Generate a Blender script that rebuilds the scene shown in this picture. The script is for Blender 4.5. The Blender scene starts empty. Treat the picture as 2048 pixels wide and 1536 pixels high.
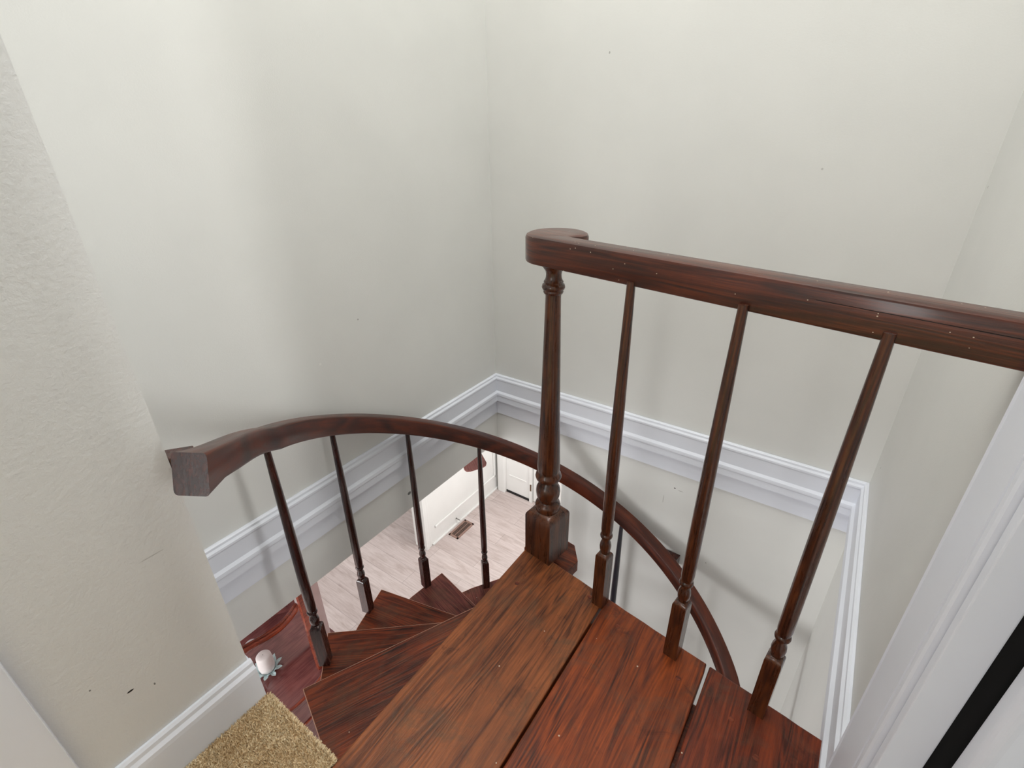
import bpy, bmesh, math, random
from math import sin, cos, pi, radians, degrees, sqrt, atan2
from mathutils import Vector, Matrix
random.seed(7)
C = bpy.context.scene.collection
S = bpy.context.scene

# ------------------------------------------------------------------ camera
EYE = Vector((0, 0, 1.15))
yaw, pit, rol, foc = radians(-35.09607), radians(26.80963), radians(-0.75217), 991.545
fw = Vector((sin(yaw)*cos(pit), cos(yaw)*cos(pit), -sin(pit)))
r0 = Vector((cos(yaw), -sin(yaw), 0)); u0 = r0.cross(fw)
rt = r0*cos(rol) + u0*sin(rol); up = -r0*sin(rol) + u0*cos(rol)
cam = bpy.data.cameras.new('camera'); camo = bpy.data.objects.new('camera', cam); C.objects.link(camo)
M = Matrix((rt, up, -fw)).transposed().to_4x4(); M.translation = EYE
camo.matrix_world = M
cam.sensor_width = 36; cam.lens = foc/2048*36; cam.clip_start = 0.02
S.camera = camo

# ------------------------------------------------------------------ view, world, lights
S.view_settings.view_transform = 'Standard'; S.view_settings.look = 'None'
S.view_settings.exposure = 0.0; S.view_settings.gamma = 1.0; S.view_settings.use_curve_mapping = False
W = bpy.data.worlds.new('world'); S.world = W; W.use_nodes = True
W.node_tree.nodes['Background'].inputs[0].default_value = (0.9, 0.95, 1.0, 1)
W.node_tree.nodes['Background'].inputs[1].default_value = 0.6

def area(name, loc, to, sx, sy, power, col=(1, 1, 1)):
    l = bpy.data.lights.new(name, 'AREA'); l.shape = 'RECTANGLE'; l.size = sx; l.size_y = sy
    l.energy = power; l.color = col
    o = bpy.data.objects.new(name, l); C.objects.link(o); o.location = loc
    d = Vector(to) - Vector(loc); o.rotation_euler = d.to_track_quat('-Z', 'Y').to_euler()
    return o
# side-room window daylight, stairwell ceiling light, lower-room daylight; the fills are unseen additions
area('side_room_window_light', (2.70, 0.33, 1.30), (-1.33, 0.85, 0.7), 0.24, 1.3, 25, (1.0, 0.998, 0.985))
area('stairwell_ceiling_light', (-0.45, 1.0, 3.55), (-0.45, 1.0, 0), 1.3, 0.8, 30, (1.0, 1.0, 0.985))
area('hall_carpet_fill', (-0.55, -0.15, 3.5), (-0.55, -0.05, 0), 0.4, 0.8, 12, (1.0, 1.0, 1.0))  # added fill over the dim carpet corner
area('hall_back_fill', (-0.70, -2.5, 1.25), (-0.25, 1.7, 0.35), 0.32, 1.9, 15, (1.0, 1.0, 1.0))  # added fill from behind the camera, no window in that wall
area('lower_room_window_light', (-4.6, 3.0, -1.3), (-2.2, 2.9, -2.4), 2.0, 1.4, 8, (1.0, 0.98, 1.0))
area('lower_wall_fill', (-1.45, 2.9, -0.45), (-2.9, 3.1, -1.9), 0.9, 1.2, 46, (1.0, 0.985, 0.99))  # added fill aimed at the white panel wall
area('lower_front_fill', (-2.6, -2.2, -1.1), (-2.3, 1.2, -1.9), 2.0, 1.2, 92, (0.98, 0.985, 1.0))  # added fill that sends light up the stair shaft

# ------------------------------------------------------------------ materials
def lin(c): return tuple(((x/255+0.055)/1.055)**2.4 if x/255 > 0.04045 else x/255/12.92 for x in c) + (1,)
def nmat(name):
    m = bpy.data.materials.new(name); m.use_nodes = True
    nt = m.node_tree; b = nt.nodes['Principled BSDF']; return m, nt, b
def N(nt, typ, **kw):
    n = nt.nodes.new(typ)
    for k, v in kw.items(): setattr(n, k, v)
    return n
def coords(nt, scale=(1, 1, 1), src='Object'):
    tc = N(nt, 'ShaderNodeTexCoord'); mp = N(nt, 'ShaderNodeMapping'); mp.inputs['Scale'].default_value = scale
    nt.links.new(tc.outputs[src], mp.inputs['Vector']); return mp.outputs['Vector']
def noise(nt, vec, scale, detail=4, rough=0.55, dist=0.0):
    n = N(nt, 'ShaderNodeTexNoise'); n.inputs['Scale'].default_value = scale; n.inputs['Detail'].default_value = detail
    n.inputs['Roughness'].default_value = rough; n.inputs['Distortion'].default_value = dist
    nt.links.new(vec, n.inputs['Vector']); return n.outputs['Fac']
def ramp(nt, fac, stops):
    r = N(nt, 'ShaderNodeValToRGB'); e = r.color_ramp.elements
    e[0].position, e[0].color = stops[0]; e[1].position, e[1].color = stops[-1]
    for p, c in stops[1:-1]:
        x = e.new(p); x.color = c
    nt.links.new(fac, r.inputs['Fac']); return r.outputs['Color']
def mix(nt, fac, a, b, mode='MIX'):
    n = N(nt, 'ShaderNodeMix'); n.data_type = 'RGBA'; n.blend_type = mode
    for i, v in ((0, fac), (6, a), (7, b)):
        if isinstance(v, (int, float)): n.inputs[i].default_value = v
        elif isinstance(v, tuple): n.inputs[i].default_value = v
        else: nt.links.new(v, n.inputs[i])
    return n.outputs[2]
def bump(nt, b, h, strength, dist=0.01):
    n = N(nt, 'ShaderNodeBump'); n.inputs['Strength'].default_value = strength; n.inputs['Distance'].default_value = dist
    nt.links.new(h, n.inputs['Height']); nt.links.new(n.outputs['Normal'], b.inputs['Normal'])

def paint(name, c, rough=0.55, tex=260, bs=0.12, marks=()):
    m, nt, b = nmat(name); v = coords(nt)
    n = noise(nt, v, 3.0, 3)
    c0 = lin(c); c1 = tuple(x*0.965 for x in c0[:3]) + (1,)
    col = ramp(nt, n, [(0.35, c0), (0.65, c1)])
    for (p, rad, k, mc) in marks:           # small scuffs and nail holes: (centre, radii, darkness, colour)
        tc = N(nt, 'ShaderNodeTexCoord'); mp = N(nt, 'ShaderNodeMapping')
        mp.inputs['Location'].default_value = tuple(-p[i]/rad[i] for i in range(3))
        mp.inputs['Scale'].default_value = tuple(1/x for x in rad)
        nt.links.new(tc.outputs['Object'], mp.inputs['Vector'])
        ln = N(nt, 'ShaderNodeVectorMath', operation='LENGTH'); nt.links.new(mp.outputs['Vector'], ln.inputs[0])
        mr = N(nt, 'ShaderNodeMapRange'); mr.inputs[1].default_value = 0.8; mr.inputs[2].default_value = 1.1
        mr.inputs[3].default_value = k; mr.inputs[4].default_value = 0.0
        nt.links.new(ln.outputs['Value'], mr.inputs[0])
        col = mix(nt, mr.outputs[0], col, mc)
    nt.links.new(col, b.inputs['Base Color']); b.inputs['Roughness'].default_value = rough
    b.inputs['Specular IOR Level'].default_value = 0.35
    bump(nt, b, noise(nt, v, tex, 3, 0.6), bs, 0.002)
    return m

def wood(name, dark, mid, light, axis='X', rough=0.32, scale=1.0, speck=0.0, src='Object', coat=0.08, stretch=30, big=2.2, bstr=0.25, rings=0.2, wear=0.0, sps=26):
    m, nt, b = nmat(name)
    k = scale; s = {'X': (k, k*stretch, k*stretch), 'Y': (k*stretch, k, k*stretch), 'Z': (k*stretch, k*stretch, k)}[axis]
    v = coords(nt, s, src)
    fine = noise(nt, v, 9.0, 6, 0.65, 0.3)
    s2 = {'X': (k*.7, k*9, k*9), 'Y': (k*9, k*.7, k*9), 'Z': (k*9, k*9, k*.7)}[axis]
    v2 = coords(nt, s2, src)
    mid_n = noise(nt, v2, 2.2, 2, 0.45, 0.25)
    v3 = coords(nt, (k, k, k), src); patch = noise(nt, v3, big*2.2, 4, 0.6, 0.4)
    w = N(nt, 'ShaderNodeMath', operation='SINE'); ml = N(nt, 'ShaderNodeMath', operation='MULTIPLY')
    nt.links.new(mid_n, ml.inputs[0]); ml.inputs[1].default_value = 70.0; nt.links.new(ml.outputs[0], w.inputs[0])
    ring = N(nt, 'ShaderNodeMapRange'); ring.inputs[1].default_value = -1; ring.inputs[2].default_value = 1
    nt.links.new(w.outputs[0], ring.inputs[0])
    g = mix(nt, rings, fine, ring.outputs[0])
    colg = ramp(nt, g, [(0.25, lin(dark)), (0.5, lin(mid)), (0.78, lin(light))])
    darkf = ramp(nt, patch, [(0.34, (0.45, 0.40, 0.38, 1)), (0.60, (1, 1, 1, 1))])
    col = mix(nt, 0.75, colg, darkf, 'MULTIPLY')
    warm = ramp(nt, noise(nt, v2, 2.6, 3, 0.5, 0.5), [(0.45, (0, 0, 0, 1)), (0.72, (1, 1, 1, 1))])
    col = mix(nt, mix(nt, 0.6, (0, 0, 0, 1), warm), col, lin(light))
    if wear > 0:
        wn = ramp(nt, noise(nt, coords(nt, (k*1.3, k*1.3, k*1.3), src), 6.5, 6, 0.7, 0.9), [(0.50, (0, 0, 0, 1)), (0.66, (1, 1, 1, 1))])
        col = mix(nt, mix(nt, wear, (0, 0, 0, 1), wn), col, lin((84, 66, 48)))
        dn = ramp(nt, noise(nt, coords(nt, (k*1.1, k*1.1, k*1.1), src), 9.0, 5, 0.7, 1.2), [(0.28, (0.35, 0.30, 0.28, 1)), (0.42, (1, 1, 1, 1))])
        col = mix(nt, 0.9, col, dn, 'MULTIPLY')
        pores = ramp(nt, noise(nt, v, 34.0, 3, 0.6, 0.1), [(0.30, (0.5, 0.45, 0.42, 1)), (0.45, (1, 1, 1, 1))])
        col = mix(nt, 0.8, col, pores, 'MULTIPLY')
    if speck > 0:
        vo = N(nt, 'ShaderNodeTexVoronoi'); vo.inputs['Scale'].default_value = sps
        nt.links.new(coords(nt, (1, 1, 1), src), vo.inputs['Vector'])
        lt = N(nt, 'ShaderNodeMath', operation='LESS_THAN'); lt.inputs[1].default_value = 0.05*speck
        nt.links.new(vo.outputs['Distance'], lt.inputs[0])
        sep = N(nt, 'ShaderNodeSeparateColor'); nt.links.new(vo.outputs['Color'], sep.inputs[0])
        gt = N(nt, 'ShaderNodeMath', operation='GREATER_THAN'); gt.inputs[1].default_value = 0.72
        nt.links.new(sep.outputs[0], gt.inputs[0])
        mm = N(nt, 'ShaderNodeMath', operation='MULTIPLY'); nt.links.new(lt.outputs[0], mm.inputs[0]); nt.links.new(gt.outputs[0], mm.inputs[1])
        col = mix(nt, mm.outputs[0], col, lin((205, 185, 160)))
    nt.links.new(col, b.inputs['Base Color'])
    rr = N(nt, 'ShaderNodeMapRange'); rr.inputs[3].default_value = rough-0.08; rr.inputs[4].default_value = rough+0.18
    nt.links.new(fine, rr.inputs[0]); nt.links.new(rr.outputs[0], b.inputs['Roughness'])
    b.inputs['Coat Weight'].default_value = coat; b.inputs['Coat Roughness'].default_value = 0.12
    b.inputs['Specular IOR Level'].default_value = 0.36 if wear == 0 else 0.27
    bump(nt, b, g, bstr, 0.004)
    return m
def plain(name, c, rough=0.5, metal=0.0, coat=0.0):
    m, nt, b = nmat(name); v = coords(nt)
    c0 = lin(c); col = ramp(nt, noise(nt, v, 20, 3), [(0.3, c0), (0.7, tuple(x*0.92 for x in c0[:3])+(1,))])
    nt.links.new(col, b.inputs['Base Color']); b.inputs['Roughness'].default_value = rough
    b.inputs['Metallic'].default_value = metal; b.inputs['Coat Weight'].default_value = coat
    return m

BK = lin((30, 30, 28)); GY = lin((140, 138, 130))
WALLC = (231, 231, 227)
m_wall = paint('wall_paint', WALLC)
m_wall_a = paint('wall_paint_left', WALLC, marks=[((-1.33, 1.12, -0.215), (0.05, 0.010, 0.008), 0.8, lin((70, 68, 62))),
     ((-1.33, 1.02, -0.10), (0.05, 0.002, 0.03), 0.35, GY), ((-1.33, 0.83, 0.50), (0.05, 0.004, 0.004), 0.7, lin((245, 245, 240))),
     ((-1.33, 1.00, 0.60), (0.05, 0.003, 0.003), 0.6, GY)])
m_wall_b = paint('wall_paint_back', WALLC, marks=[((-0.40, 1.755, -0.195), (0.004, 0.05, 0.003), 0.9, BK),
     ((-0.375, 1.755, -0.20), (0.012, 0.05, 0.0018), 0.5, GY), ((-0.44, 1.755, -0.27), (0.002, 0.05, 0.022), 0.35, GY),
     ((-0.22, 1.755, -0.52), (0.003, 0.05, 0.003), 0.6, GY), ((-0.15, 1.755, 1.05), (0.003, 0.05, 0.003), 0.4, GY),
     ((-0.83, 1.755, 1.38), (0.0025, 0.05, 0.004), 0.6, GY)])
m_wall_d = paint('wall_paint_hall', (228, 228, 226), tex=120, bs=0.55, marks=[((-0.885, 0.052, 0.262), (0.05, 0.0055, 0.0022), 1.0, BK),
     ((-0.885, 0.085, 0.24), (0.05, 0.0015, 0.003), 0.7, BK), ((-0.885, 0.01, 0.32), (0.05, 0.0015, 0.002), 0.7, BK),
     ((-0.885, 0.16, 0.5), (0.05, 0.02, 0.0012), 0.4, GY)])
m_wall_c = paint('wall_paint_right', WALLC, marks=[((0.213, 1.66, 0.22), (0.05, 0.003, 0.003), 0.7, GY), ((0.213, 1.72, 1.02), (0.05, 0.003, 0.003), 0.7, GY)])
m_trim = paint('white_trim_paint', (236, 239, 247), rough=0.4, tex=40, bs=0.02)
m_ceil = paint('ceiling_paint', (235, 235, 232), rough=0.8)
m_dark = plain('shade_joint_black', (14, 12, 12), 0.9)  # near-black for painted shade in gaps, and for the glue joint
m_plankA = wood('landing_wood_worn', (44, 25, 14), (120, 66, 36), (160, 92, 48), 'Y', 0.34, 1.0, 0.9, wear=0.55, bstr=0.35)
m_plankB = wood('landing_wood_orange', (38, 17, 9), (112, 48, 19), (164, 76, 26), 'Y', 0.38, 1.0, 1.0, wear=0.35, bstr=0.3)
m_plankC = wood('landing_wood_red', (36, 15, 8), (100, 39, 18), (148, 62, 24), 'Y', 0.38, 1.0, 1.2, wear=0.35, bstr=0.3)
m_tread = wood('tread_wood', (32, 14, 7), (96, 40, 19), (146, 64, 28), 'X', 0.34, 1.0, 0.8, wear=0.35, bstr=0.3)
m_tread2 = wood('tread_wood_purple', (52, 26, 24), (104, 54, 48), (134, 76, 64), 'X', 0.26, 1.0, 1.0, wear=0.35, bstr=0.3)
m_rail = wood('handrail_wood', (32, 12, 5), (70, 27, 11), (108, 46, 19), 'X', 0.34, 1.0, 0.0, 'UV', coat=0.14, stretch=26, bstr=0.15)
m_rail_s = wood('handrail_wood_flecked', (34, 14, 6), (74, 30, 12), (116, 52, 22), 'X', 0.30, 1.0, 1.7, 'UV', coat=0.4, stretch=26, bstr=0.15, sps=75)
m_turn = wood('turned_wood', (34, 18, 10), (70, 36, 20), (122, 66, 32), 'Z', 0.24, 1.0, 0.0, coat=0.45, stretch=16, big=5, bstr=0.12, rings=0.12)
m_turn_d = wood('turned_wood_dark', (26, 12, 10), (50, 22, 18), (84, 40, 28), 'Z', 0.22, 1.0, 0.0, coat=0.5, stretch=16, big=5, bstr=0.1, rings=0.12)
m_edge = plain('pale_tread_edge', (196, 150, 126), 0.5)  # pale colour on the bevelled tread edges
m_navy = plain('dark_navy_paint', (30, 30, 40), 0.35, 0.0, 0.3)
m_mahog = wood('polished_mahogany', (96, 50, 50), (122, 70, 68), (140, 86, 80), 'Y', 0.09, 0.8, 0.0, coat=1.0, stretch=6, bstr=0.02, rings=0.2)  # lavender of the reflected ceiling is put into the base colour
m_mahog_e = wood('mahogany_moulding', (90, 30, 18), (142, 58, 36), (176, 84, 52), 'Y', 0.18, 1.0, 0.0, coat=0.8, stretch=8, bstr=0.03, rings=0.2)
m_fan = wood('fan_blade_wood', (136, 80, 76), (170, 112, 108), (190, 134, 126), 'X', 0.4, 1.0, 0.0, coat=0.1, stretch=14, bstr=0.05)
m_black = plain('black_rubber', (16, 16, 18), 0.6)
m_brass = plain('aged_metal', (120, 96, 74), 0.4, 0.8)
m_steel = plain('steel', (150, 148, 145), 0.35, 0.9)
m_vent = plain('brown_register_metal', (158, 128, 116), 0.45, 0.3)
m_candle = plain('cream_wax', (246, 238, 236), 0.5)
mm_, nt_, b_ = nmat('mirror_glass'); b_.inputs['Metallic'].default_value = 1; b_.inputs['Roughness'].default_value = 0.03
b_.inputs['Base Color'].default_value = (0.8, 0.8, 0.83, 1); m_mirror = mm_
mm_, nt_, b_ = nmat('ice_glass'); b_.inputs['Base Color'].default_value = lin((214, 236, 238)); b_.inputs['Roughness'].default_value = 0.2
b_.inputs['Transmission Weight'].default_value = 0.1; b_.inputs['IOR'].default_value = 1.4; b_.inputs['Specular IOR Level'].default_value = 0.9; m_ice = mm_

# vinyl plank floor of the lower room: planks run along X
m, nt, b = nmat('pale_vinyl_planks'); v = coords(nt)
br = N(nt, 'ShaderNodeTexBrick'); br.inputs['Scale'].default_value = 1.0; br.inputs['Brick Width'].default_value = 1.2
br.inputs['Row Height'].default_value = 0.18; br.inputs['Mortar Size'].default_value = 0.0012; br.offset = 0.37
br.inputs['Color1'].default_value = lin((214, 202, 198)); br.inputs['Color2'].default_value = lin((200, 187, 183)); br.inputs['Mortar'].default_value = lin((150, 138, 134))
nt.links.new(v, br.inputs['Vector'])
gn = noise(nt, coords(nt, (1.2, 16, 1)), 5, 6, 0.65, 0.5)
gr = ramp(nt, gn, [(0.3, (0.80, 0.76, 0.75, 1)), (0.62, (1, 1, 1, 1))])
gn2 = noise(nt, coords(nt, (2, 9, 1)), 1.6, 4, 0.6, 0.8)
gr2 = ramp(nt, gn2, [(0.33, (0.80, 0.76, 0.74, 1)), (0.5, (1, 1, 1, 1))])
cc = mix(nt, 1.0, br.outputs['Color'], gr, 'MULTIPLY'); cc = mix(nt, 0.8, cc, gr2, 'MULTIPLY')
nt.links.new(cc, b.inputs['Base Color']); b.inputs['Roughness'].default_value = 0.42; m_vinyl = m

# carpet
m, nt, b = nmat('beige_carpet'); v = coords(nt)
a_ = noise(nt, v, 230, 3, 0.7); a2 = noise(nt, v, 11, 4, 0.6, 0.5)
c1 = ramp(nt, a_, [(0.35, lin((206, 174, 134))), (0.5, lin((246, 226, 188))), (0.7, lin((254, 246, 222)))])
c2 = ramp(nt, a2, [(0.38, (0.86, 0.78, 0.68, 1)), (0.6, (1.0, 1.0, 1.0, 1))])
nt.links.new(mix(nt, 0.8, c1, c2, 'MULTIPLY'), b.inputs['Base Color']); b.inputs['Roughness'].default_value = 0.95
b.inputs['Specular IOR Level'].default_value = 0.1; m_carpet = m

# ------------------------------------------------------------------ mesh helpers
def mk(name, verts, faces, mat, parent=None, smooth=False, bevel=0, uv=None, seg=2):
    me = bpy.data.meshes.new(name); me.from_pydata([tuple(v) for v in verts], [], faces)
    if uv:
        l = me.uv_layers.new(name='UVMap')
        for p in me.polygons:
            for li, vi in zip(p.loop_indices, p.vertices): l.data[li].uv = uv[vi]
    me.materials.append(mat)
    bm = bmesh.new(); bm.from_mesh(me); bmesh.ops.recalc_face_normals(bm, faces=bm.faces); bm.to_mesh(me); bm.free()
    if smooth:
        for p in me.polygons: p.use_smooth = True
    o = bpy.data.objects.new(name, me); C.objects.link(o)
    if parent: o.parent = parent
    if bevel:
        md = o.modifiers.new('bevel', 'BEVEL'); md.width = bevel; md.segments = seg; md.limit_method = 'ANGLE'; md.angle_limit = radians(35)
    return o
class G:                                             # collects shapes into one mesh
    def __init__(s): s.v = []; s.f = []
    def add(s, v, f):
        n = len(s.v); s.v += [tuple(x) for x in v]; s.f += [tuple(i+n for i in q) for q in f]; return s
    def box(s, a, b):
        (x0, y0, z0), (x1, y1, z1) = a, b
        return s.add([(x0, y0, z0), (x1, y0, z0), (x1, y1, z0), (x0, y1, z0), (x0, y0, z1), (x1, y0, z1), (x1, y1, z1), (x0, y1, z1)],
                     [(0, 3, 2, 1), (4, 5, 6, 7), (0, 1, 5, 4), (1, 2, 6, 5), (2, 3, 7, 6), (3, 0, 4, 7)])
    def prism(s, poly, z0, z1):
        n = len(poly)
        return s.add([(x, y, z0) for x, y in poly] + [(x, y, z1) for x, y in poly],
                     [tuple(range(n-1, -1, -1)), tuple(range(n, 2*n))] + [(i, (i+1) % n, n+(i+1) % n, n+i) for i in range(n)])
    def lathe(s, prof, n=32, c=(0, 0)):
        v = []; f = []
        for r, z in prof:
            for i in range(n): v.append((c[0]+r*cos(2*pi*i/n), c[1]+r*sin(2*pi*i/n), z))
        for k in range(len(prof)-1):
            for i in range(n): f.append((k*n+i, k*n+(i+1) % n, (k+1)*n+(i+1) % n, (k+1)*n+i))
        f.append(tuple(range(n-1, -1, -1))); f.append(tuple(range((len(prof)-1)*n, len(prof)*n)))
        return s.add(v, f)
    def tube(s, path, r, n=8):
        v = []; f = []
        for k, p in enumerate(path):
            p = Vector(p); a = Vector(path[max(k-1, 0)]); b = Vector(path[min(k+1, len(path)-1)]); t = (b-a).normalized()
            e = t.orthogonal().normalized() if k == 0 else (e - t*e.dot(t)).normalized()
            g = t.cross(e)
            for i in range(n): v.append(p+e*r*cos(2*pi*i/n)+g*r*sin(2*pi*i/n))
        for k in range(len(path)-1):
            for i in range(n): f.append((k*n+i, k*n+(i+1) % n, (k+1)*n+(i+1) % n, (k+1)*n+i))
        f.append(tuple(range(n-1, -1, -1))); f.append(tuple(range((len(path)-1)*n, len(path)*n)))
        return s.add(v, f)
    def mk(s, name, mat, parent=None, **k): return mk(name, s.v, s.f, mat, parent, **k)
def struct(o): o['kind'] = 'structure'; return o
def thing(name, label, cat, loc=(0, 0, 0), rz=0, group=None):
    o = bpy.data.objects.new(name, None); C.objects.link(o); o.empty_display_size = 0.1
    o.location = loc; o.rotation_euler = (0, 0, rz); o['label'] = label; o['category'] = cat
    if group: o['group'] = group
    return o
def sbox(name, a, b, mat, **k): return struct(G().box(a, b).mk(name, mat, **k))

XA, YB, XC, XD, YD = -1.33, 1.755, 0.213, -0.885, 0.235
ZF, ZL, ZT = -2.70, -0.297, 3.60

# ------------------------------------------------------------------ shell of the upper floor and stairwell
sbox('wall_left', (XA-0.11, YD-0.12, ZL), (XA, YB+0.12, ZT), m_wall_a)
g = G().box((XA, YB, ZL), (XC+0.12, YB+0.12, ZT)); g.box((-0.94, YB, ZF), (XC+0.12, YB+0.12, ZL))
struct(g.mk('wall_back', m_wall_b))
g = G().box((XC, 0.66, ZF), (XC+0.118, YB, ZT)); g.box((XC, -2.6, 2.06), (XC+0.118, 0.66, ZT)); g.box((XC, -2.6, ZF), (XC+0.118, 0.66, 0.0))
g.box((XC, -2.6, 0), (XC+0.118, 0.262, 2.06))  # unseen stretch narrows the doorway to keep its light off the hall wall
struct(g.mk('wall_right', m_wall_c))
g = G().box((XD-0.11, -2.6, 0), (XD, -0.93, ZT)); g.box((XD-0.11, -0.13, 0), (XD, YD, ZT)); g.box((XD-0.11, -0.93, 2.06), (XD, -0.13, ZT))
g.box((XA, YD-0.11, 0), (XD-0.11, YD, ZT))
struct(g.mk('wall_hall_left', m_wall_d))
sbox('wall_hall_back', (XD-0.11, -2.7, -0.05), (XC+0.118, -2.6, ZT), m_wall)
sbox('ceiling', (XA-0.12, -2.7, ZT), (XC+0.12, YB+0.12, ZT+0.08), m_ceil)
sbox('floor_hall', (XA-0.11, -2.6, ZL+0.02), (XC, YD-0.002, -0.036), m_trim)
# side room behind the right-hand door
g = G().box((XC+0.118, -1.2, -0.1), (3.0, 1.6, 0.0)); struct(g.mk('floor_side_room', m_wall))
g = G().box((XC+0.118, 1.6, 0), (3.0, 1.7, ZT)); g.box((XC+0.118, -1.3, 0), (3.0, -1.2, ZT)); g.box((3.0, -1.3, -0.1), (3.1, 1.7, 0.6))
g.box((3.0, -1.3, 2.1), (3.1, 1.7, ZT)); g.box((3.0, -1.3, 0.6), (3.1, -0.1, 2.1)); g.box((3.0, 0.75, 0.6), (3.1, 1.7, 2.1))
g.box((XC+0.118, -1.3, ZT), (3.1, 1.7, ZT+0.08))
struct(g.mk('wall_side_room', m_wall))

# stepped white trim round the stairwell: baseboard over a projecting fascia over a set-back board
PROF = [(0.0, .1065), (.006, .1065), (.011, .103), (.012, .096), (.018, .090), (.0185, .084), (.0165, .078), (.0165, .022), (.0205, .0175), (.0245, .013), (.0255, .006), (.0255, .000), (.0235, -.004),
        (.0235, -.031), (.008, -.031), (.008, -.110), (.003, -.114), (0.0, -.112)]
PROF = [(a, b-0.006) for a, b in PROF]
def trim_run(name, pts, mat, prof, ends_open=False):
    # pts: wall line in plan, room on the left-hand side of travel; mitred corners
    v = []; f = []; n = len(prof)
    for i, p in enumerate(pts):
        p = Vector(p)
        def nrm(a, b): d = (Vector(b)-Vector(a)).normalized(); return Vector((-d.y, d.x))
        if i == 0: q = nrm(pts[0], pts[1])
        elif i == len(pts)-1: q = nrm(pts[-2], pts[-1])
        else:
            a, b = nrm(pts[i-1], p), nrm(p, pts[i+1]); q = (a+b)/(1+a.dot(b))
        for o_, z in prof: v.append((p.x+q.x*o_, p.y+q.y*o_, z))
    for i in range(len(pts)-1):
        for k in range(n-1): f.append((i*n+k, i*n+k+1, (i+1)*n+k+1, (i+1)*n+k))
        f.append((i*n+n-1, i*n, (i+1)*n, (i+1)*n+n-1))
    f.append(tuple(range(n))); f.append(tuple(range((len(pts)-1)*n, len(pts)*n))[::-1])
    return mk(name, v, f, mat)
e = 0.0005
struct(trim_run('trim_1', [(XC-e, 0.781), (XC-e, YB-e), (XA+e, YB-e), (XA+e, YD+e)], m_trim, PROF))
BP = [(0.0, .127), (.005, .127), (.009, .121), (.010, .112), (.015, .104), (.016, .094), (.016, .0), (0, 0)]
struct(trim_run('baseboard_left', [(XD+e, YD+0.006), (XD+e, -0.050)], m_trim, BP))
g = G().box((XD-0.05, YD+e, -0.30), (XD+0.004, YD+0.007, 0.115))
struct(g.mk('trim_2', m_trim))

# right door: casing, jamb, open leaf
def casing(name, x, s, y0, y1, z0, z1, mat, parent=None):
    # stepped casing on plane x (s = outward sign), y0 outer edge, y1 inner edge
    d = 1 if y1 > y0 else -1; w = abs(y1-y0)
    pr = [(0, 0), (.018, 0), (.019, .012), (.016, .02), (.015, .35), (.014, .83), (.009, .845), (.009, .86), (.013, .875), (.013, .97), (.010, 1), (0, 1)]
    v = []; n = len(pr)
    for z in (z0, z1):
        for o_, t in pr:
            t2 = t*1.0 if t > 0.02 else t*w/w
            v.append((x+s*o_, y0+d*w*t2, z))
    f = [(i, (i+1) % n, n+(i+1) % n, n+i) for i in range(n)] + [tuple(range(n))[::-1], tuple(range(n, 2*n))]
    return mk(name, v, f, mat, parent)
t = thing('door_1', 'white door frame and open door at the right edge', 'door', (0, 0, 0)); t['kind'] = 'structure'
casing('casing', XC, -1, 0.778, 0.662, 0.0, 2.12, m_trim, t)
G().box((XC-0.004, 0.639, 0), (XC+0.040, 0.660, 2.06)).mk('jamb', m_trim, t, bevel=0.002)
G().box((XC+0.040, 0.652, 0), (XC+0.118, 0.660, 2.06)).mk('gap_shade', m_dark, t)  # black strip paints the shade in the gap beside the jamb
casing('casing', XC, -1, 0.150, 0.262, 0.0, 2.12, m_trim, t)
G().box((XC-0.016, 0.150, 2.06), (XC, 0.778, 2.19)).mk('head_casing', m_trim, t)
G().box((XC+0.052, 0.580, 0.012), (XC+0.052+0.42, 0.625, 2.04)).mk('door_leaf', m_trim, t, bevel=0.014, seg=5)
# left hall door
t = thing('door_2', 'white door and casing at the lower left edge', 'door', (0, 0, 0)); t['kind'] = 'structure'
casing('casing', XD, 1, -0.050, -0.145, 0.0, 2.12, m_trim, t)
casing('casing', XD, 1, -1.01, -0.915, 0.0, 2.12, m_trim, t)
G().box((XD-0.04, -0.925, 0.01), (XD-0.01, -0.135, 2.05)).mk('door_leaf', m_trim, t)
G().box((XD, -1.01, 2.06), (XD+0.016, -0.05, 2.15)).mk('head_casing', m_trim, t)

# ------------------------------------------------------------------ lower room
sbox('floor', (-5.2, -3.0, ZF-0.08), (XC+0.12, 4.1, ZF), m_vinyl)
g = G().box((-5.2, -3.0, ZL), (XA-0.11, 4.1, ZL+0.04)); g.box((XA-0.11, YB+0.12, ZL), (XC+0.12, 4.1, ZL+0.04)); g.box((XA-0.11, -3.0, ZL-0.02), (XC+0.12, YD-0.002, ZL+0.02))
struct(g.mk('ceiling_lower', m_ceil))
sbox('wall_lower_far', (-5.2, 3.87, ZF), (XC+0.12, 4.1, ZL), m_ceil)
sbox('wall_lower_front', (-5.2, -3.1, ZF), (XC+0.12, -3.0, ZL), m_wall)
sbox('wall_lower_left', (-5.3, -3.0, ZF), (-5.2, 4.1, ZL), m_wall)
sbox('wall_lower_stub', (-0.94, YB+0.12, ZF), (-0.84, 3.87, ZL), m_wall)
sbox('wall_lower_panel', (-3.05, 2.68, ZF), (-2.94, 3.87, ZL), m_ceil)
g = G().box((-3.07, 2.615, ZF), (-2.935, 2.68, ZL)); g.box((-3.09, 2.60, ZF), (-2.925, 2.64, ZL))
struct(g.mk('trim_3', m_ceil, bevel=0.003))
g = G().box((-2.94, 2.69, ZF), (-2.920, 3.87, ZF+0.020)); g.box((-2.94, 3.850, ZF), (-2.90, 3.87, ZF+0.020))
struct(g.mk('baseboard_lower', m_ceil, bevel=0.003))
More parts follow.
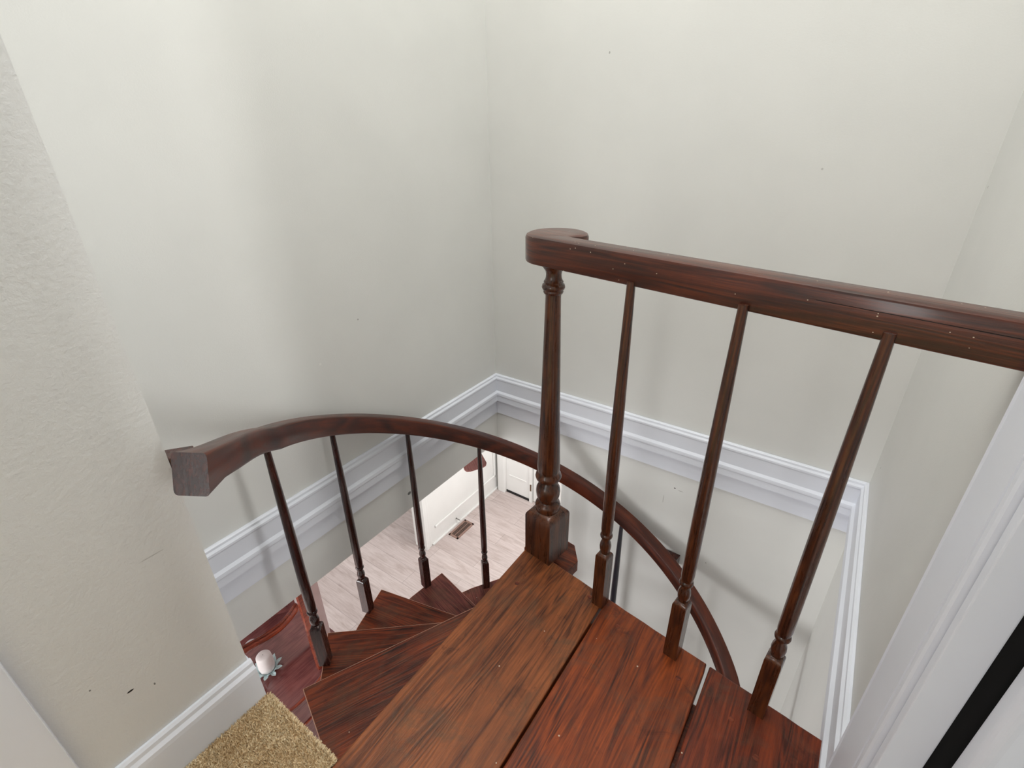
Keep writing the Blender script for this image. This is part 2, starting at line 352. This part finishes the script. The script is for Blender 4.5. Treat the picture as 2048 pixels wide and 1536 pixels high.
g = G().box((-2.94, 2.75, ZF+0.195), (-2.922, 3.80, ZF+0.225)); g.box((-2.94, 3.77, ZF+0.195), (-2.922, 3.80, ZF+0.85))
struct(g.mk('trim_4', m_ceil, bevel=0.008))
t = thing('door_3', 'white panelled door far below on the lower floor', 'door', (0, 0, 0)); t['kind'] = 'structure'
G().box((-2.90, 3.80, ZF), (-2.80, 3.87, ZF+2.1)).mk('casing', m_ceil, t, bevel=0.008)
g = G().box((-2.80, 3.845, ZF+0.03), (-2.47, 3.87, ZF+2.05)); g.box((-2.755, 3.838, ZF+0.25), (-2.52, 3.85, ZF+0.27)); g.box((-2.755, 3.838, ZF+0.85), (-2.52, 3.85, ZF+0.87))
g.mk('door_leaf', m_ceil, t, bevel=0.004)
G().box((-2.80, 3.84, ZF), (-2.47, 3.87, ZF+0.03)).mk('door_sweep', m_black, t)
G().box((-2.47, 3.83, ZF), (-2.435, 3.87, ZF+2.05)).mk('jamb', m_ceil, t)
G().box((-2.455, 3.825, ZF+0.17), (-2.440, 3.832, ZF+0.26)).mk('hinge', m_brass, t)
g = G().box((-2.42, 3.845, ZF+0.03), (-2.05, 3.87, ZF+2.05)); g.mk('door_leaf', m_ceil, t)

# floor register
t = thing('floor_register', 'brown metal floor vent beside the white wall on the lower floor', 'vent', (-2.835, 3.04, ZF))
g = G()
x0, x1, y0, y1 = -.065, .065, -.14, .14
for a, b in (((x0, y0, 0.001), (x0+.022, y1, .007)), ((x1-.022, y0, 0.001), (x1, y1, .007)), ((x0, y0, 0.001), (x1, y0+.022, .007)), ((x0, y1-.022, 0.001), (x1, y1, .007))): g.box(a, b)
g.mk('frame', m_vent, t, bevel=0.001)
g = G()
for i in range(17): yy = -.112+i*.014; g.box((-.043, yy-.0018, .001), (.043, yy+.0018, .0045))
g.box((-.003, -.118, .001), (.003, .118, .006)); g.mk('grille', m_vent, t)
G().box((-.044, -.119, 0.0003), (.044, .119, .0009)).mk('duct_shade', m_dark, t)  # near-black plate paints the shade inside the duct
# door stop
t = thing('door_stop', 'small metal spring door stop on the lower white baseboard', 'door stop', (-2.940, 3.08, ZF+0.075))
pts = [(.004+i*.0006, .005*cos(i*.7), .005*sin(i*.7)) for i in range(100)]
G().tube(pts, .0012, 5).mk('spring', m_steel, t)
G().tube([(0.0005, 0, 0), (.005, 0, 0)], .009, 12).mk('base', m_steel, t)
G().tube([(.062, 0, 0), (.072, 0, 0)], .008, 12).mk('tip', m_candle, t)

# ------------------------------------------------------------------ carpet (pile = stuff)
CX0, CX1, CY1 = XD+0.017, -0.632, 0.243
verts = []; faces = []
def cbox(x0, y0, z0, x1, y1, z1):
    n = len(verts); g = G().box((x0, y0, z0), (x1, y1, z1)); verts.extend(g.v); faces.extend([tuple(i+n for i in q) for q in g.f])
cbox(CX0, -2.58, -0.034, CX1, CY1-0.004, 0.006)
cbox(CX1, -2.58, -0.034, XC-0.002, -0.06, 0.006)
cbox(CX0+0.01, CY1-0.02, -0.05, CX1, CY1, 0.002)
def tuft(x, y, z, dx, dy, dz, h, w):
    n = len(verts); a = random.uniform(0, pi); ax, ay = w*cos(a), w*sin(a)
    verts.extend([(x-ax, y-ay, z), (x+ax, y+ay, z), (x+dx*h+ax*.5, y+dy*h+ay*.5, z+dz*h), (x+dx*h-ax*.5, y+dy*h-ay*.5, z+dz*h)])
    faces.append((n, n+1, n+2, n+3))
for i in range(24000):
    x = random.uniform(CX0, CX1+0.003); y = random.uniform(-0.02, CY1)
    tuft(x, y, 0.004, random.gauss(0, .35), random.gauss(0, .35), 1, random.uniform(.005, .011), .0011)
for i in range(3500):
    x = random.uniform(CX0, CX1+0.003); z = random.uniform(-0.02, 0.006)
    tuft(x, CY1-0.001, z, random.gauss(0, .35), 1, random.gauss(.35, .35), random.uniform(.004, .010), .0011)
for i in range(2200):
    y = random.uniform(0.0, CY1)
    tuft(CX1+0.001, y, random.uniform(-.002, .006), .8, random.gauss(0, .3), .5, random.uniform(.003, .008), .0011)
o = mk('carpet', verts, faces, m_carpet); o['kind'] = 'stuff'
o['label'] = 'beige cut-pile carpet with a frayed edge at the top of the stairs'; o['category'] = 'carpet'

# ------------------------------------------------------------------ landing of three boards
t = thing('stair_landing', 'wide brown wooden landing of three boards at the top of the stairs', 'landing', (0, 0, 0))
def fr(x): return 0.947 - 0.144*(x+0.462)            # front edge line of the landing
def plank(x0, x1, y0, mat, notch=None, fx=None):
    n = 10; top = []
    for i in range(n+1):
        x = x0+(x1-x0)*i/n; top.append((x, fr(x)+0.0006*sin(i*2.1)))
    poly = [(x1, y0)] + top[::-1] + [(x0, y0)]
    poly = poly[::-1]
    return G().prism(poly, -0.036, 0.0).mk('plank', mat, t, bevel=0.003)
p = plank(-0.628, -0.3445, -0.055, m_plankA)
p = plank(-0.3385, -0.0600, -0.055, m_plankB)
p = plank(-0.0525, 0.1895, -0.055, m_plankC)
# narrow ledge with raised splinters where the third board meets the wall
G().box((-0.624, -0.05, -0.09), (-0.58, 0.90, -0.037)).mk('bearer', m_tread, t)
G().box((0.14, -0.05, -0.09), (0.180, 0.80, -0.037)).mk('bearer', m_tread, t)
G().box((-0.365, -0.05, -0.075), (-0.32, 0.86, -0.037)).mk('bearer', m_tread, t)
G().box((-0.075, -0.05, -0.075), (-0.035, 0.60, -0.037)).mk('bearer', m_tread, t)
G().box((-0.075, 0.655, -0.075), (-0.035, 0.80, -0.037)).mk('bearer', m_tread, t)
# pegs
for (x, y) in ((-0.382, 0.905), (-0.28, 0.862), (-0.105, 0.815), (0.02, 0.79), (0.08, 0.74), (-0.575, 0.83)):
    G().lathe([(.0062, -.003), (.0062, .0006), (.005, .0012)], 14, (x, y)).mk('peg', m_tread, t)

# ------------------------------------------------------------------ turned parts
def square_block(z0, z1, h, shoulder, r_top, n=6):
    """square block with curved lamb's-tongue shoulders up to a round neck"""
    g = G(); v = []; K = 32
    def ring(z, sq, rad):      # blend square -> circle; sq in 0..1
        out = []
        for i in range(K):
            a = 2*pi*i/K + pi/4; cx, cy = cos(a), sin(a); m = max(abs(cx), abs(cy))
            R = h/m*sq + rad*(1-sq)
            out.append((R*cx, R*cy, z))
        return out
    rings = [ring(z0, 1, 0), ring(z1, 1, 0)]
    for i in range(1, n+1):
        tt = i/n; rings.append(ring(z1+shoulder*sin(tt*pi/2), cos(tt*pi/2)**1.3, r_top))
    for rr in rings: v += rr
    f = []
    for k in range(len(rings)-1):
        for i in range(K): f.append((k*K+i, k*K+(i+1) % K, (k+1)*K+(i+1) % K, (k+1)*K+i))
    f.append(tuple(range(K))[::-1]); f.append(tuple(range((len(rings)-1)*K, len(rings)*K)))
    return g.add(v, f)
def smooth_auto(o, ang=40):
    for p in o.data.polygons: p.use_smooth = True
    o.data.set_sharp_from_angle(angle=radians(ang))
def baluster_mesh(name, length, mat, parent, loc, rz, block=0.185, h=0.0165):
    g = square_block(0, block-0.012, h, 0.014, 0.0105)
    b = block
    prof = [(.0100, b-.002), (.0100, b+.004), (.0135, b+.012), (.0148, b+.024), (.0135, b+.034), (.0100, b+.044), (.0096, b+.050), (.0100, b+.052),
            (.0150, b+.055), (.0158, b+.059), (.0150, b+.063), (.0128, b+.066), (.0146, b+.080)]
    L = length
    for i in range(1, 13):
        q = i/12; z = b+.080+(L-b-.080)*q
        prof.append((.0146+.0006*sin(q*pi)*1.0 - .0062*q**1.6, z))
    g.lathe(prof, 20)
    o = g.mk(name, mat, parent); o.location = loc; o.rotation_euler = (0, 0, rz); smooth_auto(o); return o

EA = radians(-8.2)
gr = thing('guard_railing', 'straight dark wood guard railing with turned newel post on the landing', 'railing', (0, 0, 0))
# newel
g = square_block(0.0, 0.143, 0.0465, 0.024, 0.032)
g.lathe([(.030, .155), (.0338, .163), (.0362, .171), (.0372, .181), (.0350, .189), (.0280, .194), (.0262, .198), (.0290, .204), (.0332, .215), (.0350, .230), (.0338, .243), (.0280, .255),
         (.0215, .261), (.0200, .266), (.0280, .270), (.0350, .276), (.0372, .284), (.0355, .291), (.0305, .297), (.0300, .302), (.0314, .310), (.0315, .330), (.0300, .370), (.0275, .440), (.0252, .520),
         (.0230, .620), (.0205, .720), (.0186, .805), (.0190, .812), (.0225, .814), (.0240, .818), (.0225, .822), (.0258, .824), (.0276, .829), (.0262, .835), (.0225, .838), (.0235, .842), (.0205, .846),
         (.0186, .852), (.0182, .860), (.0200, .868), (.0235, .872), (.0250, .875), (.0285, .878), (.0302, .884), (.0302, .890)], 40)
o = g.mk('newel_post', m_turn, gr); o.location = (-0.572, 0.988, 0); o.rotation_euler = (0, 0, EA); smooth_auto(o)
for (x, y, m) in ((-0.351, 0.905, m_turn), (-0.139, 0.871, m_turn), (0.062, 0.845, m_turn)):
    baluster_mesh('baluster', 0.892, m, gr, (x, y, 0), EA)
# small blobs of dried varnish at the newel foot are left to the material

# straight handrail with a rounded volute cap
def sweep(name, path, mat, parent, wid, thk, bev=0.008, cut=Vector((0, 0, 0)), endmat=None):
    """path: list of (pos, side_vector(unit, horizontal), w, t); rounded-rectangle section, uv along length"""
    # section (outer -> inner), origin at top centre
    def sec(w, t):
        b = bev; pts = []
        for (cx, cz, a0) in ((w/2-b, -b, 0), (-w/2+b, -b, 90), (-w/2+b, -t+b, 180), (w/2-b, -t+b, 270)):
            for k in range(4):
                a = radians(a0+k*30); pts.append((cx+b*cos(a), cz+b*sin(a)))
        return pts
    v = []; uv = []; f = []; L = 0; n = 16; prev = None
    for (p, s, w, t_) in path:
        p = Vector(p); s = Vector(s)
        if prev is not None: L += (p-prev).length
        prev = p; per = 0
        for k, (a, z) in enumerate(sec(w, t_)):
            c_ = cut*(-z) if L == 0 else Vector((0, 0, 0))
            v.append(p+s*a+Vector((0, 0, z))+c_); uv.append((L, 0.011*k))
    for i in range(len(path)-1):
        for k in range(n): f.append((i*n+k, i*n+(k+1) % n, (i+1)*n+(k+1) % n, (i+1)*n+k))
    f.append(tuple(range(n))[::-1]); f.append(tuple(range((len(path)-1)*n, len(path)*n)))
    o = mk(name, v, f, mat, parent, uv=uv)
    if endmat:
        o.data.materials.append(endmat)
        for p in o.data.polygons:
            if len(p.vertices) > 4: p.material_index = 1
    smooth_auto(o, 50); return o
dE = Vector((1, -0.144, 0)).normalized(); nE = Vector((0.144, 1, 0)).normalized()
near0 = Vector((-0.523, 0.929, 0))
W_ = 0.055
def railpt(s): 
    p = near0 + dE*s + nE*(W_/2); z = 0.947 - 0.0135*max(s+0.02, 0); return (p.x, p.y, z)
# outline of the rail + volute in plan, extruded: local frame s along rail, t across (t=0 near face)
out = []
cs, ct, R_ = -0.066, 0.071, 0.072          # disc centre in (s,t)
out.append((0.86, 0.0))
n = 26
for i in range(n+1):                        # from near tangent round the far side, back to the hook tip
    a = radians(-90 - i*(250)/n); out.append((cs+R_*cos(a), ct+R_*sin(a)))
hook = out[-1]
out += [(cs+0.067, ct+0.004), (cs+0.060, ct-0.006), (cs+0.050, ct-0.014), (cs+0.06, W_+0.001), (cs+0.085, W_), (0.2, W_), (0.86, W_)]
def outline(inset):
    pts = []; m_ = len(out)
    for i in range(m_):
        a, b, c_ = Vector(out[i-1]), Vector(out[i]), Vector(out[(i+1) % m_])
        d1, d2 = (b-a).normalized(), (c_-b).normalized()
        n1, n2 = Vector((-d1.y, d1.x)), Vector((-d2.y, d2.x)); q = (n1+n2)
        q = q/max(0.6, 1+n1.dot(n2)) if q.length > 1e-6 else n1
        pts.append(b - q*inset)
    return pts
v = []; f = []; uv = []
m_ = len(out)
area2 = sum(out[i-1][0]*out[i][1]-out[i][0]*out[i-1][1] for i in range(m_))
sg = -1 if area2 > 0 else 1
levels = [(0.004, 0.062), (0.001, 0.0605), (0, 0.058), (0, 0.008), (0.0025, 0.0025), (0.008, 0)]
for (ins, dz) in levels:
    for (s, t2) in outline(ins*sg):
        p = near0 + dE*s + nE*t2; z = 0.948 - 0.0145*max(s+0.02, 0) - dz
        v.append((p.x, p.y, z)); uv.append((s, (t2 if dz in (0, 0.06) else t2*0.2)+dz*1.3))
for k in range(len(levels)-1):
    for i in range(m_): f.append((k*m_+i, k*m_+(i+1) % m_, (k+1)*m_+(i+1) % m_, (k+1)*m_+i))
f.append(tuple(range(m_))[::-1]); f.append(tuple(range((len(levels)-1)*m_, len(levels)*m_)))
o = mk('handrail', v, f, m_rail_s, gr, uv=uv); smooth_auto(o, 30)
gl = []                                     # dark glue joint between the two laminations of the rail
for i in range(13):
    s_ = 0.06+0.78*i/12
    for dz, off in ((0.0206, -0.0004), (0.0216, -0.0004), (0.0216, 0.002), (0.0206, 0.002)):
        p = near0 + dE*s_ + nE*off; gl.append((p.x, p.y, 0.948 - 0.0145*max(s_+0.02, 0) - dz))
mk('glue_joint', gl, [(i*4+k, i*4+(k+1) % 4, i*4+4+(k+1) % 4, i*4+4+k) for i in range(12) for k in range(4)] + [(0, 1, 2, 3), (51, 50, 49, 48)], m_dark, o)

# ------------------------------------------------------------------ spiral staircase
CX, CY = -0.568, 0.975
RISE = 0.18; RT = 0.735
dirs = [-115.5, -139.8, -166.9, -192.4] + [-192.4-25.9*k for k in range(1, 11)]
st = thing('spiral_staircase', 'dark wooden spiral staircase of wedge treads winding down round a post', 'staircase', (CX, CY, 0))
def tread_poly(off=-0.070, span=29.0):
    a0 = math.asin(off/RT); pts = [(0.035, off)]
    pts.append((RT*cos(a0), off))
    a1 = a0+radians(span*0.5); pts.append((RT*cos(a1)*0.983, RT*sin(a1)*0.983))
    a2 = a0+radians(span); pts.append((RT*cos(a2), RT*sin(a2)))
    pts.append((0.06*cos(radians(120)), 0.07)); pts.append((-0.03, -0.02)); return pts
tg = G().prism(tread_poly(), -0.034, 0.0)
for k, a in enumerate(dirs, 1):
    o = tg.mk('tread', m_tread if k not in (4, 5, 6) else m_tread2, st, bevel=0.002, seg=2)
    o.data = o.data.copy(); o.data.materials.append(m_edge); o.modifiers['bevel'].material = 1
    o.location = (0, 0, -k*RISE); o.rotation_euler = (0, 0, radians(a))
G().lathe([(.050, ZF), (.050, -0.040)], 32).mk('center_pole', m_navy, st)
oct_ = [(0.088*cos(radians(22.5+45*i)-0.14), 0.088*sin(radians(22.5+45*i)-0.14)) for i in range(8)]
o = G().prism(oct_, -0.078, -0.037).mk('pole_cap', m_tread, st, bevel=0.002); o.location = (-0.002, 0.036, 0)
o = G().prism([(x*.86, y*.86) for x, y in oct_], -0.22, -0.078).mk('pole_collar', m_navy, st, bevel=0.002); o.location = (-0.002, 0.036, 0)

# curved handrail
def zh(a):                                   # top of the rail at plan angle a (degrees, falling clockwise)
    u = (-a-115)/110-1
    if a > -322: return -.064-.801*u+.013*u*u+.126*u**3
    return zh(-321.9) - 0.0069*(-a-322)
cr = thing('curved_railing', 'curved dark red wood stair railing sweeping down round the stairwell', 'railing', (0, 0, 0))
path = []; RC, WR, TR = 0.7145, 0.054, 0.068
EL = -0.006
endp, endz = Vector((-0.806, 0.243, 0)), 0.700
a_s = -140
ps = Vector((CX+(RC+EL)*cos(radians(a_s)), CY+(RC-EL)*sin(radians(a_s)), zh(a_s)))
tan_s = Vector((sin(radians(a_s)), -cos(radians(a_s)), 0))
tan_s = -tan_s if tan_s.dot(endp-ps) < 0 else tan_s
P0 = Vector((endp.x, endp.y, endz)); P3 = ps
dend = Vector((0.70, -0.714, 0))
sl = 0.46
L_ = (P3-P0).length/3
P1 = P0 - dend*L_ - Vector((0, 0, sl*L_)); P2 = P3 + tan_s*L_ + Vector((0, 0, 0.55*L_))
n = 14
for i in range(n):
    q = i/n; p = P0*(1-q)**3+P1*3*q*(1-q)**2+P2*3*q*q*(1-q)+P3*q**3
    d = (P1-P0)*3*(1-q)**2+(P2-P1)*6*q*(1-q)+(P3-P2)*3*q*q; s = Vector((d.y, -d.x, 0)).normalized()
    if s.dot(Vector((CX, CY, 0))-p) > 0: s = -s
    if i == 0: s = Vector((-0.86, -0.51, 0))
    if i == 1: s = (s+Vector((-0.86, -0.51, 0))*0.4).normalized()
    path.append((p, s, 0.061-(0.061-WR)*q, 0.062+(TR-0.062)*q))
a = a_s
while a > -458:
    ar = radians(a); path.append(((CX+(RC+EL)*cos(ar), CY+(RC-EL)*sin(ar), zh(a)), (cos(ar), sin(ar), 0), WR, TR)); a -= 2.5
sweep('handrail', path, m_rail, cr, WR, TR, 0.007, dend*0.52, m_turn_d)
ba = {2: -137.0, 3: -164.3, 4: -190.4, 5: -214.9, 6: -241.5, 7: -268.6, 8: -295.5}
for k in range(2, 15):
    a = ba.get(k, -214.9-25.6*(k-5)); ar = radians(a)
    R1 = {2: 0.713, 3: 0.722, 4: 0.722}.get(k, 0.705)
    x, y = CX+R1*cos(ar), CY+R1*sin(ar)
    zb = -k*RISE; L = zh(a)-TR+0.006-zb
    rz = radians(dirs[k-1])
    baluster_mesh('baluster', L, m_turn_d if k != 7 else m_navy, cr, (x, y, zb), rz, block=0.175, h=0.0165)
# wall blocks that hold the rail
G().prism([(-0.93, YD+0.0005), (-0.886, YD+0.0005), (-0.868, YD+0.030), (-0.895, YD+0.046)], 0.605, 0.660).mk('wall_block', m_turn_d, cr, bevel=0.002)
g = G().prism([(-0.035, 0), (0.035, 0), (0.028, -0.05), (-0.028, -0.05)], -0.055, 0.0)
o = g.mk('wall_block', m_turn_d, cr, bevel=0.002); o.location = (-0.362, YB-0.001, -0.535)

# ------------------------------------------------------------------ dresser with mirror on the lower floor
t = thing('dresser', 'polished red mahogany dresser with serpentine front and mirror on the lower floor', 'dresser', (0, 0, 0))
ZD = -1.80
def front(y):  # serpentine front edge x(y)
    return -2.105 + 0.055*sin((y-0.50)*pi*2/0.9)
ys = [0.30+i*(0.92-0.30)/24 for i in range(25)]
poly = [(front(y), y) for y in ys] + [(-2.16, 1.05), (-2.26, 1.12), (-2.72, 1.12), (-2.72, 0.30)]
G().prism(poly, ZD-0.028, ZD).mk('top', m_mahog, t, bevel=0.006, seg=3)
poly2 = [(front(y)-0.03, y) for y in ys[1:-1]] + [(-2.19, 1.03), (-2.27, 1.10), (-2.71, 1.10), (-2.71, 0.32)]
b0 = G().prism(poly2, ZF+0.12, ZD-0.028).mk('body', m_mahog, t)
for zz in (-2.30, -2.06):
    g = G(); pth = [(front(y)-0.026, y, zz) for y in ys[1:-1]]; g.tube(pth, 0.006, 6); g.mk('drawer_moulding', m_mahog_e, t, smooth=True)
for (x, y) in ((-2.46, 0.36), (-2.46, 1.06), (-2.14, 0.36), (-2.20, 0.98)):
    o = G().lathe([(.015, ZF), (.022, ZF+.01), (.016, ZF+.05), (.028, ZF+.12)], 16).mk('foot', m_mahog_e, t, smooth=True); o.location = (x, y, 0)
g = G(); g.tube([(front(y)+0.002, y, ZD-0.012) for y in ys], 0.011, 8); g.mk('edge_moulding', m_mahog_e, t, smooth=True)
# mirror between posts: serpentine bottom rail
XM = -2.44
n = 20; vv = []; low = []; hi = []
for i in range(n+1):
    y = 0.42+0.60*i/n; zz = -1.600+0.028*sin(i/n*2*pi) + 0.035*(max(0, i/n-0.7)/0.3)**2
    low.append((y, zz))
g = G(); g.tube([(XM+0.012, y, z) for y, z in low], 0.016, 8); g.mk('mirror_rail', m_mahog_e, t, smooth=True)
vv = [(XM, y, z) for y, z in low] + [(XM, y, -0.95) for y, z in low[::-1]]
mk('mirror_glass', vv, [tuple(range(len(vv)))], m_mirror, t)
G().box((XM-0.02, 0.40, -1.60), (XM-0.002, 1.04, -0.93)).mk('mirror_back', m_mahog, t)
G().box((XM-0.01, 0.40, -0.97), (XM+0.02, 1.04, -0.93)).mk('mirror_frame', m_mahog_e, t)
for y in (0.395, 1.05):
    G().box((XM-0.02, y-0.014, ZD), (XM+0.014, y+0.014, -0.93)).mk('mirror_post', m_mahog_e, t, bevel=0.004)
# front post with an angled wing panel
g = G().box((-0.013, -0.013, 0), (0.013, 0.013, 0.86)); g.box((-0.02, 0.013, 0), (0.006, 0.022, 0.86))
o = g.mk('wing_post', m_mahog_e, t, bevel=0.003); o.location = (-2.125, 0.905, ZD)
o = G().box((0, -0.008, 0), (0.20, 0.008, 0.86)).mk('wing_panel', m_mahog, t, bevel=0.002); o.location = (-2.132, 0.925, ZD); o.rotation_euler = (0, 0, radians(128))

# candle and its glass leaf holder
t = thing('candle_holder', 'pale blue glass lotus leaf candle holder on the dresser top', 'candle holder', (-2.375, 0.715, ZD))
G().lathe([(.030, .0005), (.040, .004), (.042, .009), (.036, .010)], 24).mk('dish', m_ice, t, smooth=True)
for ringn, (cnt, r0_, ln_, tilt, rot) in enumerate(((9, .036, .058, 20, 0), (9, .038, .044, 46, 20))):
    for i in range(cnt):
        a = 2*pi*i/cnt + radians(rot); g = G(); v = []; K = 6
        for j in range(K+1):
            q = j/K; w = 0.013*sin(pi*min(1, q*0.93+0.07))**0.8
            rr = q*ln_
            for s_ in (-1, 0, 1): v.append((r0_+rr*cos(radians(tilt)), s_*w, .008+rr*sin(radians(tilt))+(abs(s_)*.003)))
        top = [(x, y, z+.0025) for x, y, z in v]; nn = len(v); f = []
        for j in range(K):
            for s_ in (0, 1):
                b_i = j*3+s_; f.append((b_i, b_i+1, b_i+4, b_i+3)); f.append((b_i+nn, b_i+3+nn, b_i+4+nn, b_i+1+nn))
        for j in range(K): f.append((j*3, j*3+3, j*3+3+nn, j*3+nn)); f.append((j*3+2, j*3+2+nn, j*3+5+nn, j*3+5))
        g.add(v+top, f); o = g.mk('glass_leaf', m_ice, t); o.rotation_euler = (0, 0, a)
t = thing('candle', 'white pillar candle in the glass lotus holder on the dresser', 'candle', (-2.375, 0.715, ZD+0.010))
G().lathe([(.034, 0), (.043, .012), (.047, .04), (.046, .09), (.043, .125), (.036, .135), (.012, .134)], 28).mk('wax', m_candle, t, smooth=True)
G().lathe([(.0012, .132), (.0012, .141)], 6).mk('wick', m_black, t)

# ------------------------------------------------------------------ ceiling fan in the lower room
HX, HY = -2.02, 2.18
t = thing('ceiling_fan', 'ceiling fan with reddish wood blades below the lower ceiling', 'ceiling fan', (HX, HY, -0.58))
G().lathe([(.05, -.03), (.10, -.02), (.12, .02), (.12, .07), (.06, .10), (.02, .11)], 28).mk('motor', m_brass, t, smooth=True)
G().lathe([(.013, .10), (.013, .25), (.05, .255), (.06, .283)], 16).mk('downrod', m_brass, t)
tip = atan2(1.79-HY, -1.515-HX); LB = sqrt((1.79-HY)**2+(-1.515-HX)**2)
for i in range(5):
    w = 0.068; pl = [(0.16, -0.045), (LB-0.03, -w), (LB-0.008, -w+0.010), (LB, -w+0.03), (LB, w-0.03), (LB-0.008, w-0.010), (LB-0.03, w), (0.16, 0.045)]
    o = G().prism(pl, -0.003, 0.004).mk('blade', m_fan, t); o.rotation_euler = (radians(8), 0, tip+i*2*pi/5)
    G().box((0.09, -0.015, -0.002), (0.20, 0.015, 0.012)).mk('blade_bracket', m_brass, t).rotation_euler = (0, 0, tip+i*2*pi/5)

# unseen ceiling lamp, added without a glow to go with the carpet fill
t = thing('ceiling_lamp', 'round flush ceiling lamp added out of view, unlit', 'lamp', (-0.35, -0.6, 3.6))
G().lathe([(.16, -.02), (.17, 0)], 32).mk('base', m_steel, t)
G().lathe([(.02, -.095), (.09, -.08), (.14, -.05), (.155, -.02)], 32).mk('shade', m_candle, t, smooth=True)
